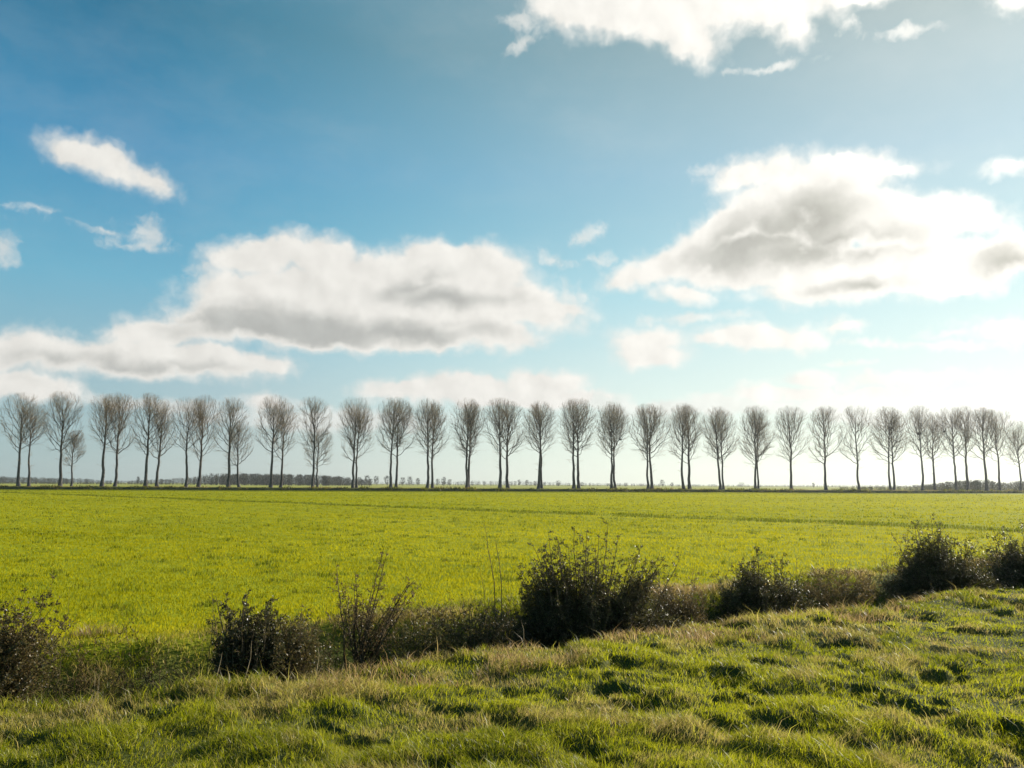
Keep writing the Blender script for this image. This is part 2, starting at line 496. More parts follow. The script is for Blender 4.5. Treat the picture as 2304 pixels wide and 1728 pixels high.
HALF = R(44)
# 1) verge sward, near
n = 660000
u = rs.rand(n)
r = np.exp(math.log(4.3) + u * (math.log(34) - math.log(4.3)))
t = (rs.rand(n) * 2 - 1) * HALF
x = np.sin(t) * r; y = np.cos(t) * r
s = hedge_s(x, y)
keep = (s < 0.9 + 0.5 * rs.rand(n)) & (rs.rand(n) > bare_w(x, y) * 0.93)
x, y, s, r = x[keep], y[keep], s[keep], r[keep]
n = len(x)
a_, b_ = tussock(x, y)
patch = fbm(x, y, 1.5, 5, 0.62, seed=101)
dryp = sstep(0.54, 0.66, patch + 0.05 * (1 - sstep(-4, 2, x)) + 0.07 * sstep(-2.2, 0, s) - 0.03 * sstep(2, 6, x - 0.2 * y))
dry = np.clip(dryp * 0.50 + rs.randn(n) * 0.20 + 0.04, 0, 1)
short = sstep(2.0, 7.0, x - 0.15 * (y - 6))
h = (0.022 + 0.040 * a_ + 0.034 * rs.rand(n)) * (1 - 0.25 * short) * (1 + 0.4 * dryp * rs.rand(n))
h *= 1 + 1.1 * (rs.rand(n) < 0.03)
ld = fbm(x, y, 0.9, 2, seed=201) * 2 * PI * 1.6 + rs.randn(n) * 1.5
lean = h * (0.30 + 0.75 * rs.rand(n) * (0.5 + 0.8 * a_))
w = (0.0021 + 0.00042 * r) * (0.7 + 0.6 * rs.rand(n))
tone = np.clip(0.30 + 0.58 * fbm(x, y, 0.55, 3, seed=301) + rs.randn(n) * 0.22, 0, 1)
A = blades(x, y, land(x, y) - 0.01, h, w, lean, ld, tone, dry, np.zeros(n), rs)
tag(mesh_obj('grass', A[0], A[1], M_GRASS, attrs=A[2]), 'tussocky rough grass of the near verge with straw patches', 'grass', kind='stuff')

# 2) young crop of the big field, thinning its count with distance
n = 700000
u = rs.rand(n)
r = np.exp(math.log(8) + u * (math.log(246) - math.log(8)))
t = (rs.rand(n) * 2 - 1) * HALF
x = np.sin(t) * r; y = np.cos(t) * r
cw = crop_w(x, y)
keep = (rs.rand(n) < cw) & (bank_s(x, y) < -3.2) & (rs.rand(n) > bare_w(x, y) * 0.95)
x, y, r = x[keep], y[keep], r[keep]
n = len(x)
s = hedge_s(x, y) - DITCH
h = 0.030 + 0.022 * rs.rand(n) + 0.03 * fbm(x, y, 0.4, 2, seed=9)
h *= 1 + 0.002 * np.minimum(r, 100)
pale = sstep(-0.4, 0.4, -furrow(x, y))
tone = np.clip(-0.05 + 0.55 * fbm(x, y * 2.0, 0.16, 4, seed=401) + 0.55 * fbm(x, y * 2.5, 0.02, 3, seed=402) + 0.24 * sstep(-30, 20, x) - 0.08 + rs.randn(n) * 0.09, 0, 1)  # the x ramp paints the sun's side: blades lighter and yellower towards the right
dry = np.clip(rs.randn(n) * 0.04 + 0.5 * (1 - sstep(0, 1.0, s)) * rs.rand(n), 0, 1)
fv = furrow(x, y)
rut = 1.5 * np.exp(-(fv / 1.15) ** 2) * sstep(0.22, 0.42, fbm(x, y, 0.5, 3, seed=91)) * sstep(10, 26, r)
rut2 = 0.35 * np.exp(-((fv - 9.5) / 0.7) ** 2) * sstep(0.4, 0.6, fbm(x, y, 0.2, 3, seed=92)) * sstep(20, 30, r)
clump = sstep(0.72, 0.76, fbm(x, y, 1.9, 2, seed=51)) * sstep(1, 3, s)
wild = np.clip(rut + rut2 + clump * 0.8, 0, 1)
isw = rs.rand(n) < wild
h = np.where(isw, h * (1.4 + 0.6 * rs.rand(n)) + 0.05 * rut, h)
tone = np.where(isw, tone * 0.10, tone)
rows = np.sin(fv * 2 * PI / 3.1 + 3 * fbm(x, y, 0.05, 2, seed=95)) * sstep(15, 40, r) * 0.10
tone = np.clip(tone + rows + 0.10 * pale, 0, 1)
dry = np.where(isw, np.clip(0.12 + 0.15 * rs.randn(n), 0, 1), dry + 0.04 * pale)
w = (0.003 + 0.00055 * r) * (0.7 + 0.6 * rs.rand(n))
A = blades(x, y, land(x, y) - 0.008, h, w, h * (0.15 + 0.5 * rs.rand(n)), rs.rand(n) * 2 * PI, tone, dry, np.where(isw, 0.1, 1.0), rs)
tag(mesh_obj('crop', A[0], A[1], M_CROP, attrs=A[2]), 'bright green young cereal crop covering the wide flat field', 'crop', kind='stuff')

# 3) rank dead grass and herbs along the ditch
def strip(n, s0, s1, t0, t1):
    tt = t0 + (t1 - t0) * rs.rand(n) ** 1.4; ss = s0 + (s1 - s0) * rs.rand(n)
    return L0[0] + LD[0] * tt + LN[0] * ss, L0[1] + LD[1] * tt + LN[1] * ss
x, y = strip(170000, -1.1, DITCH + 0.9, -4, 26)
k_ = (hedge_s(x, y) > -0.25) | (fbm(x, y, 1.3, 4, seed=551) > 0.55)
x, y = x[k_], y[k_]
s = hedge_s(x, y); n = len(x); r = np.hypot(x, y)
dn = fbm(x, y, 0.7, 4, seed=501)
leftw = 1 - sstep(6.0, 9.5, hedge_t(x, y))
dryp = np.clip(sstep(0.50, 0.64, dn) * 0.7 + 0.5 * (s < 0) * (fbm(x, y, 1.1, 3, seed=561) > 0.45) + 0.55 * leftw * sstep(0.40, 0.50, dn) + 0.65 * sstep(2.4, 2.8, s) * (1 - sstep(3.0, 3.6, s)) * sstep(0.36, 0.5, fbm(x, y, 0.6, 3, seed=541)), 0, 1)
shade_w = sstep(0.3, 1.0, s) * (1 - sstep(2.2, 2.6, s)) * sstep(0.30, 0.5, fbm(x, y, 0.5, 2, seed=531))  # shade of the hollow put into the blade colour along the ditch middle
dens_ = sstep(0.30, 0.5, fbm(x, y, 1.1, 3, seed=511))
keep = rs.rand(n) < 0.25 + 0.75 * dens_
x, y, s, r, dryp, dens_, shade_w = [q_[keep] for q_ in (x, y, s, r, dryp, dens_, shade_w)]
n = len(x)
h = (0.05 + 0.085 * rs.rand(n)) * (0.5 + 0.7 * dens_) * (1 + 0.4 * dryp * (s > 2.3))
h[rs.rand(n) < 0.012] *= 2.0
w = (0.0030 + 0.00045 * r) * (0.7 + 0.6 * rs.rand(n))
A = blades(x, y, land(x, y) - 0.01, h, w, h * (0.3 + 0.8 * rs.rand(n)), rs.rand(n) * 2 * PI,
           np.clip(0.35 - 0.35 * shade_w + rs.randn(n) * 0.25, 0, 1), np.clip(dryp * (1 - 0.7 * shade_w) + rs.randn(n) * 0.2, 0, 1), np.zeros(n), rs)
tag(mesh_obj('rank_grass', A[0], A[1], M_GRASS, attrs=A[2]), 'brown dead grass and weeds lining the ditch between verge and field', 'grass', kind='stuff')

# 4) growth on the bank under the poplars
n = 60000
uu = rs.rand(n) * 560 - 120; ss = -2.9 + 13 * rs.rand(n) ** 1.8
x = B0[0] + BD[0] * uu + BN[0] * ss; y = B0[1] + BD[1] * uu + BN[1] * ss
zb = np.interp(ss, [p[0] for p in prof], [p[1] for p in prof])
cl = sstep(0.35, 0.7, fbm(x, y, 0.35, 3, seed=601))
h = (0.12 + 0.42 * rs.rand(n)) * (0.35 + 1.3 * cl) * np.where(ss > 0, 0.25, 1.0)
dry = np.clip(0.25 + 0.5 * sstep(0.45, 0.6, fbm(x, y, 0.06, 3, seed=611)) * (ss > -1.5) + rs.randn(n) * 0.2, 0, 1)
A = blades(x, y, zb - 0.05, h, 0.10 + 0.1 * rs.rand(n), h * 0.5, rs.rand(n) * 2 * PI, np.clip(0.02 + 0.25 * rs.rand(n) + 0.5 * (ss > 0), 0, 1), dry * np.where(ss > 0, 0.6, 1), np.zeros(n), rs)  # backlit front slope's shade painted in: low tone there, lighter on the top
tag(mesh_obj('bank_grass', A[0], A[1], M_GRASS, attrs=A[2]), 'shade-coloured weeds and dry grass on the low bank under the poplars', 'grass', kind='stuff')

# ------------------------------------------------------------------ branching
def norm(v): return v / np.maximum(np.linalg.norm(v, axis=-1, keepdims=True), 1e-9)
def perp(d, rs):
    q_ = rs.randn(*d.shape)
    q_ = q_ - (q_ * d).sum(-1, keepdims=True) * d
    return norm(q_)
def grow(par, prad, k, t0, t1, length, ang, up, rad, m, rs, inside=None, bend=0.25, wob=0.06, tpow=1.0):
    """children of the polylines par (N, n, 3): k each, leaving between t0 and t1"""
    N_, n_, _ = par.shape
    P = np.repeat(par, k, 0); RD = np.repeat(prad, k, 0)
    M = N_ * k
    tt = t0 + (t1 - t0) * (np.tile(np.arange(k), N_) + rs.rand(M)) / k
    tt = tt ** tpow if tpow != 1 else tt
    f = tt * (n_ - 1); i = np.minimum(f.astype(int), n_ - 2); fr = (f - i)[:, None]
    ar = np.arange(M)
    p0 = P[ar, i] * (1 - fr) + P[ar, i + 1] * fr
    d = norm(P[ar, i + 1] - P[ar, i])
    r0 = RD[ar, i] * (1 - fr[:, 0]) + RD[ar, i + 1] * fr[:, 0]
    plen = np.linalg.norm(P[:, -1] - P[:, 0], axis=-1)
    L = length(plen, tt, rs.rand(M))
    side = perp(d, rs)
    A_ = ang * (0.75 + 0.5 * rs.rand(M))[:, None]
    dd = norm(d * np.cos(A_) + side * np.sin(A_))
    UP = np.array((0, 0, 1.0))
    dend = norm(dd + UP * up)
    if inside is not None:
        for _ in range(5):
            bad = ~inside(p0 + (dd * (1 - bend) + dend * bend) * L[:, None])
            L = np.where(bad, L * 0.68, L)
    ks = np.linspace(0, 1, m)[None, :, None]
    pts = p0[:, None] + L[:, None, None] * (dd[:, None] * (ks - bend * ks ** 2 * 1.0) + dend[:, None] * bend * ks ** 2)
    wv = rs.randn(M, m, 3) * wob * L[:, None, None] * (ks > 0)
    pts = pts + wv
    rst = np.minimum(r0 * 0.75, rad * (0.8 + 0.4 * rs.rand(M)))
    rads = rst[:, None] * (1 - 0.75 * ks[..., 0])
    return pts, rads
def tubes(sets, sides=3):
    vs, fs, off = [], [], 0
    for pts, rad in sets:
        N_, m, _ = pts.shape
        tan = np.empty_like(pts)
        tan[:, 1:-1] = pts[:, 2:] - pts[:, :-2]; tan[:, 0] = pts[:, 1] - pts[:, 0]; tan[:, -1] = pts[:, -1] - pts[:, -2]
        tan = norm(tan)
        ref = np.where(np.abs(tan[..., 2:3]) > 0.9, np.array((1.0, 0, 0)), np.array((0, 0, 1.0)))
        a = norm(np.cross(tan, ref)); b = np.cross(tan, a)
        ng = sides if isinstance(sides, int) else sides
        ph = np.arange(ng) * 2 * PI / ng
        ring = a[:, :, None] * np.cos(ph)[None, None, :, None] + b[:, :, None] * np.sin(ph)[None, None, :, None]
        v = pts[:, :, None] + ring * rad[:, :, None, None]
        vs.append(v.reshape(-1, 3))
        base = (off + np.arange(N_) * m * ng)[:, None, None] + (np.arange(m - 1) * ng)[None, :, None]
        k = np.arange(ng)[None, None, :]; k2 = (k + 1) % ng
        q_ = np.stack([base + k, base + k2, base + ng + k2, base + ng + k], -1).reshape(-1, 4)
        fs.append(q_); off += N_ * m * ng
    return np.concatenate(vs), np.concatenate(fs)

# ------------------------------------------------------------------ the avenue of bare poplars
def poplar(H, Rm, clear, seed, lean=0.0):
    rs = np.random.RandomState(seed)
    m = 16
    ks = np.linspace(0, 1, m)
    topf = 0.80 + 0.1 * rs.rand()
    w = np.cumsum(rs.randn(m, 2) * 0.085, 0) * (ks[:, None] > 0.02)
    w -= w[0]
    tr = np.zeros((1, m, 3))
    tr[0, :, 0] = w[:, 0] * 1.1 + lean * ks * H; tr[0, :, 1] = w[:, 1]; tr[0, :, 2] = ks * H * topf
    r0 = H * 0.0150 * (0.85 + 0.35 * rs.rand())
    trad = (r0 * (1 - 0.72 * ks ** 0.9 - 0.2 * ks ** 3) + r0 * 0.55 * np.exp(-ks * 30))[None]
    cxy = tr[0, -1, :2] * 0.7
    zlow, ztop = clear * H * 0.78, H
    squash = 0.9 + 0.2 * rs.rand()
    asym = 0.8 * rs.randn()
    def inside(p):
        z = (p[..., 2] - zlow) / (ztop - zlow)
        zc = np.clip(z, 0, 1)
        prof_ = np.where(zc < 0.62, 0.88 + 0.12 * np.sin(zc / 0.62 * PI / 2), np.sqrt(np.clip(1 - ((zc - 0.62) / 0.38) ** 2.3, 0, 1)))
        dx = p[..., 0] - cxy[0]; dy = p[..., 1] - cxy[1]
        rr_ = np.hypot(dx, dy * squash) * (1 - 0.12 * asym * np.sign(dx))
        return (rr_ < Rm * prof_) & (z < 1) & (z > -0.02)
    sets = []
    # strong ascending limbs
    nl = 17 + rs.randint(6)
    tl = np.sort(clear / topf + (0.90 - clear / topf) * ((np.arange(nl) + rs.rand(nl)) / nl) ** 1.05)
    f = tl * (m - 1); i = np.minimum(f.astype(int), m - 2); fr = (f - i)[:, None]
    p0 = tr[0, i] * (1 - fr) + tr[0, i + 1] * fr
    az_ = np.cumsum(2.4 + rs.randn(nl) * 0.5)
    q_ = (tl - tl.min()) / (np.ptp(tl) + 1e-6)
    zb_ = clear + 0.02
    zt = np.interp(q_, [0, .15, .35, .6, 1], [zb_ + .20, zb_ + .33, .84, .94, .985]) + rs.randn(nl) * 0.02
    rho = np.interp(q_, [0, .3, .6, 1], [1.0, .95, .74, .30]) * Rm * (0.72 + 0.36 * rs.rand(nl))
    tgt = np.stack([cxy[0] + np.cos(az_) * rho, cxy[1] + np.sin(az_) * rho, np.minimum(zt, 0.99) * H], -1)
    for _ in range(8):
        bad = ~inside(tgt)
        tgt = np.where(bad[:, None], tgt * np.array((0.92, 0.92, 0.99)), tgt)
    dv = tgt - p0
    ctl = p0 + dv * np.array((0.66, 0.66, 0.34))
    mm = 8; k2 = np.linspace(0, 1, mm)[None, :, None]
    L = np.linalg.norm(dv, axis=-1)
    lim = p0[:, None] * (1 - k2) ** 2 + 2 * ctl[:, None] * k2 * (1 - k2) + tgt[:, None] * k2 ** 2
    lim += rs.randn(nl, mm, 3) * 0.018 * L[:, None, None] * (k2 > 0)
    rl = np.interp(tl, ks, trad[0]) * 0.46 * (0.6 + 0.4 * q_ + 0.4 * rs.rand(nl))
    lrad = rl[:, None] * (1 - 0.78 * k2[..., 0])
    sets.append((lim, lrad))
    # leader continues as a few upright limbs
    lead, leadr = grow(tr, trad, 5, 0.62, 0.99, lambda pl, t, u_: H * 0.24 * (0.6 + 0.5 * u_) + 0 * t, R(24), 0.8, r0 * 0.30, 6, rs, inside, 0.4, 0.02)
    sets.append((lead, leadr))
    def resample(a, b): return a, b
    b1, r1 = grow(lim, lrad, 10, 0.14, 0.98, lambda pl, t, u_: pl * (0.62 - 0.26 * t) * (0.65 + 0.6 * u_), R(34), 0.42, 0.040, 5, rs, inside, 0.4, 0.03)
    b1b, r1b = grow(lead, leadr, 7, 0.12, 0.98, lambda pl, t, u_: pl * (0.62 - 0.26 * t) * (0.65 + 0.6 * u_), R(30), 0.5, 0.034, 5, rs, inside, 0.4, 0.03)
    sets.append((b1, r1)); sets.append((b1b, r1b))
    B = np.concatenate([b1, b1b]); RB = np.concatenate([r1, r1b])
    b2, r2 = grow(B, RB, 5, 0.15, 1.0, lambda pl, t, u_: np.maximum(pl * 0.55 * (0.6 + 0.7 * u_), 0.7), R(30), 0.35, 0.018, 4, rs, inside, 0.4, 0.04)
    sets.append((b2, r2))
    b3, r3 = grow(b2, r2, 3, 0.2, 1.0, lambda pl, t, u_: np.maximum(pl * 0.6 * (0.6 + 0.8 * u_), 0.45), R(28), 0.35, 0.0095, 3, rs, inside, 0.4, 0.05)
    sets.append((b3, r3))
    # small epicormic twigs on the bare stem
    e1, er = grow(tr, trad, 12, 0.22, 0.62, lambda pl, t, u_: 0.8 + 3.0 * u_ * np.clip(t * 3 - 0.4, 0.2, 1), R(72), 0.12, 0.032, 5, rs, None, 0.3, 0.05)
    keep = rs.rand(len(e1)) < 0.65
    e1, er = e1[keep], er[keep]
    if len(e1):
        e2, er2 = grow(e1, er, 7, 0.25, 1.0, lambda pl, t, u_: 0.4 + 0.3 * pl * u_, R(35), 0.2, 0.01, 3, rs, None, 0.3, 0.05)
        sets += [(e1, er), (e2, er2)]
    return (tr, trad), sets

# trunk columns and crown tops (photograph pixels); row 0 = near, 1 = far
TREES = [
 (41,880,0,84,.30),(64,905,1,60,.42),(135,877,0,88,.30),(160,966,1,48,.30),(229,882,0,72,.36),(258,880,1,74,.26),(327,881,0,76,.30),(353,895,1,66,.26),
 (418,889,0,80,.32),(446,885,1,66,.24),(513,891,0,76,.34),(538,942,1,58,.24),(609,886,0,82,.32),(631,900,1,66,.26),(703,889,0,78,.34),(714,960,1,62,.26),
 (794,889,0,76,.32),(802,905,1,68,.24),(879,890,0,80,.34),(891,896,1,76,.30),(961,894,0,76,.36),(973,903,1,76,.28),(1050,893,0,76,.30),(1054,905,1,68,.28),
 (1125,892,0,78,.34),(1143,897,1,70,.28),(1211.5,899,0,72,.36),(1219,905,1,70,.34),(1291,893,0,76,.34),(1302,893,1,72,.30),(1376,899,0,74,.34),(1384,906,1,74,.30),
 (1458,905,0,78,.32),(1467,906,1,78,.26),(1539,905,0,70,.34),(1552,907,1,72,.26),(1620.5,912,0,72,.30),(1628,918,1,66,.26),(1700,908,0,76,.28),(1706,925,1,66,.26),
 (1781,910,0,78,.26),(1858.6,911,0,78,.26),(1933,910,0,76,.26),(2005,912,0,74,.34),(2011,918,1,74,.28),(2075.6,910,0,64,.34),(2105,925,1,64,.30),
 (2151.5,912,0,70,.32),(2178.6,911,1,64,.34),(2220,914,0,66,.32),(2249,918,1,68,.32),(2296.6,945,0,64,.30),
]
ORD = ['first','second','third','fourth','fifth','sixth','seventh','eighth','ninth','tenth','eleventh','twelfth','thirteenth','fourteenth','fifteenth',
       'sixteenth','seventeenth','eighteenth','nineteenth','twentieth','twenty-first','twenty-second','twenty-third','twenty-fourth','twenty-fifth','twenty-sixth','twenty-seventh']
def bank_hit(px, s_):
    k = ray(px, 1100).x
    Yv = (s_ + B0[0] * BN[0] + B0[1] * BN[1]) / (k * BN[0] + BN[1])
    return k * Yv, Yv
nt_ = len(TREES)
tree_pos = {}
for idx, (px, top, row, wpx, clear) in enumerate(TREES):
    s_ = 0.0 if row == 0 else 8.0
    x0, y0 = bank_hit(px, s_)
    H = at(px, top, y0).z - 0.70
    Rm = wpx / 2 * y0 / F * 1.22
    (tr, trad), sets = poplar(H, Rm, clear + 0.03, 900 + idx * 7)
    t = empty('poplar_tree', (x0, y0, 0.66))
    v, f_ = tubes([(tr, trad)], 9)
    mesh_obj('trunk', v, f_, M_BARK, t, smooth=True)
    v, f_ = tubes(sets[:4], 4)
    mesh_obj('limbs', v, f_, M_BARK, t, smooth=True)
    v, f_ = tubes(sets[4:], 3)
    mesh_obj('crown', v, f_, M_BRANCH, t, smooth=True)
    k = sum(1 for q_ in TREES[:idx] if q_[2] == row)
    nk = sum(1 for q_ in TREES if q_[2] == row)
    rowname = 'near' if row == 0 else 'far'
    size = 'stout tall' if (H > 24.3 and row == 0) else ('tall' if H > 22.5 else ('shorter' if H > 19 else 'small'))
    place = (ORD[k] + ' from the left') if k < nk / 2 else (ORD[nk - 1 - k] + ' from the right')
    tag(t, '%s bare poplar of the %s row, %s' % (size, rowname, place), 'tree', 'bare poplars lining the far side of the field')
    tree_pos[px] = (x0, y0)

# crow nests in the forks
def nest(px, py, row, size, label):
    x0, y0 = bank_hit(px, 0.0 if row == 0 else 8.0)
    p = at(px, py, y0)
    rs = np.random.RandomState(int(px))
    n_ = 260
    c = rs.randn(n_, 3); c = norm(c) * (rs.rand(n_, 1) ** 0.4) * np.array((1, 1, 0.75)) * size
    d = norm(rs.randn(n_, 3)) * size * 0.5
    pts = np.stack([c - d, c, c + d], 1)
    v, f_ = tubes([(pts, np.full((n_, 3), 0.02))], 3)
    o = mesh_obj('bird_nest', v, f_, M_NEST)
    o.location = p
    tag(o, label, 'bird nest')
nest(2068, 976, 0, 0.50, 'large dark twig nest in the fork of a right-hand poplar')
nest(1396, 989, 1, 0.28, 'small dark twig nest in the crown of a middle poplar')
nest(2124, 971, 0, 0.24, 'small dark nest on an outer limb between two right-hand poplars')

# ------------------------------------------------------------------ far trees and woods on the horizon
def far_tree_geo(h, wd, rs, nblade=70, low=0.22):
    """slender upright twig slivers in a crown over a stem"""
    n_ = nblade
    th_ = rs.rand(n_) * 2 * PI; u_ = rs.rand(n_) ** 0.5
    zc = low + (1 - low) * (0.05 + 0.9 * rs.rand(n_))
    pr = np.sqrt(np.clip(1 - ((zc - (low + 1) / 2) / ((1 - low) / 2)) ** 2, 0.05, 1))
    cx_ = np.cos(th_) * u_ * pr * wd / 2; cy_ = np.sin(th_) * u_ * pr * wd / 2
    top = np.stack([cx_ * 1.08, cy_ * 1.08, np.minimum(zc * h + 0.13 * h * rs.rand(n_), h)], -1)
    bot = np.stack([cx_ * 0.75, cy_ * 0.75, zc * h - 0.08 * h], -1)
    a_ = rs.rand(n_) * PI
    ww = (0.014 * h) * (0.5 + rs.rand(n_))
    sd_ = np.stack([np.cos(a_) * ww, np.sin(a_) * ww, 0 * ww], -1)
    v = np.stack([bot - sd_, bot + sd_, top], 1).reshape(-1, 3)
    f_ = np.arange(n_ * 3).reshape(-1, 3)
    tw = h * 0.018
    tv = np.array([(-tw, 0, 0), (tw, 0, 0), (0, 0, h * 0.8), (0, -tw, 0), (0, tw, 0), (0, 0, h * 0.8)])
    v = np.vstack([v, tv]); f_ = np.vstack([f_, [[n_ * 3, n_ * 3 + 1, n_ * 3 + 2], [n_ * 3 + 3, n_ * 3 + 4, n_ * 3 + 5]]])
    return v, f_
def hor(px): return HORIZON_MID + (px - CX) * math.tan(ROLL)
def wood(name, label, prof_px, D, depth, spacing, seed, mat, nb=90, wide=0.75, low=0.08, cat='woodland'):
    rs = np.random.RandomState(seed)
    vs, fs, off = [], [], 0
    px0, px1 = prof_px[0][0], prof_px[-1][0]
    X0, X1 = ray(px0, 1090).x * D, ray(px1, 1090).x * D
    cnt = int((X1 - X0) / spacing)
    for k in range(cnt):
        xx = X0 + (X1 - X0) * rs.rand()
        yy = D + depth * rs.rand()
        px = CX + xx / yy * F
        hp = np.interp(px, [p[0] for p in prof_px], [p[1] for p in prof_px])
        h_ = hp * yy / F + CAM_H
        h_ *= 0.68 + 0.36 * rs.rand() ** 0.7
        if h_ < 0.8: continue
        v, f_ = far_tree_geo(h_, h_ * wide * (0.7 + 0.5 * rs.rand()), rs, nb, low)
        vs.append(v + np.array((xx, yy, -0.1))); fs.append(f_ + off); off += len(v)
    o = mesh_obj(name, np.concatenate(vs), np.concatenate(fs), mat)
    return tag(o, label, cat, kind='stuff')
wood('far_woodland', 'long low belt of bare woods on the horizon at left', [(-120, 13), (20, 14), (60, 13), (120, 11), (200, 10), (230, 6), (300, 5), (380, 10), (450, 16)], 820, 90, 0.5, 1, M_FAR, 70)
wood('far_woodland', 'tallest dark bare wood on the horizon left of centre', [(440, 16), (470, 23), (560, 23), (640, 22), (720, 21), (780, 17), (800, 12)], 700, 110, 0.45, 2, M_FAR, 120)
wood('far_woodland', 'thin low hedge line on the horizon from centre to right', [(780, 6), (950, 5), (1060, 9), (1160, 9), (1250, 6), (1450, 4), (1700, 3), (2000, 4), (2304, 5), (2500, 5)], 1150, 160, 1.0, 3, M_FAR, 60)
wood('far_scrub', 'pale overgrown scrub beyond the poplars at the right edge', [(1930, 0), (2040, 3), (2100, 10), (2160, 16), (2220, 18), (2240, 12), (2304, 16), (2420, 20)], 330, 40, 0.28, 4, M_FSCRUB, 110, 0.9, 0.02, 'scrub')
FT = [(808,16,15),(826,20,18),(846,19,15),(872,20,20),(906,16,14),(922,18,15),(940,14,12),(985,13,12),(998,17,15),(1012,12,12),(1168,12,10),(1186,11,10),(1205,9,12),(1256,10,16),
      (1490,13,14),(1512,7,10),(1668,8,16),(1310,7,12),(1830,8,8),(1855,7,8),(310,15,9),(1408,6,12)]
rsf = np.random.RandomState(5)
near_names = sorted([(q_[0], q_[2]) for q_ in TREES])
for k, (px, hp, wp) in enumerate(FT):
    D = 760 + 160 * rsf.rand()
    x0 = ray(px, 1090).x * D
    h_ = hp * D / F + CAM_H
    v, f_ = far_tree_geo(h_, wp * D / F, rsf, 230, 0.2)
    o = mesh_obj('distant_tree', v, f_, M_FAR)
    o.location = (x0, D, -0.1)
    left = sum(1 for q_ in TREES if q_[2] == 0 and q_[0] < px)
    nn = sum(1 for q_ in TREES if q_[2] == 0)
    size = 'taller' if hp >= 16 else ('small' if hp > 9 else 'tiny')
    w_ = 'broad' if wp >= 15 else 'narrow'
    same = [q_ for q_ in FT if sum(1 for z_ in TREES if z_[2] == 0 and z_[0] < q_[0]) == left]
    pos_ = ''
    if len(same) > 1:
        rank = sorted(same).index((px, hp, wp))
        pos_ = ORD[rank] + ' '
    gap = ('%s and %s near poplars from left' % (ORD[left - 1], ORD[left])) if left <= 14 else ('%s and %s near poplars from right' % (ORD[nn - left], ORD[nn - left - 1]))
    tag(o, '%s%s %s horizon tree between %s' % (pos_, size, w_, gap), 'tree', 'distant trees on the horizon')

# ------------------------------------------------------------------ bushes of the hedge line
def leaves(pts, rad, per, size, rs, t0=0.1):
    """leaf rhombs along the polylines"""
    N_, m, _ = pts.shape
    P = np.repeat(pts, per, 0); M = len(P)
    tt = (t0 + (1 - t0) * rs.rand(M)) * (m - 1); i = np.minimum(tt.astype(int), m - 2); fr = (tt - i)[:, None]
    ar = np.arange(M)
    p = P[ar, i] * (1 - fr) + P[ar, i + 1] * fr
    d = norm(P[ar, i + 1] - P[ar, i])
    o_ = norm(perp(d, rs) + d * 0.5 + rs.randn(M, 3) * 0.2)
    sd_ = perp(o_, rs)
    L = size * (0.6 + 0.8 * rs.rand(M))[:, None]
    w = L * 0.27
    v = np.stack([p, p + o_ * L * 0.5 + sd_ * w, p + o_ * L, p + o_ * L * 0.5 - sd_ * w], 1).reshape(-1, 3)
    f_ = np.arange(M * 4).reshape(-1, 4)
    return v, f_, M
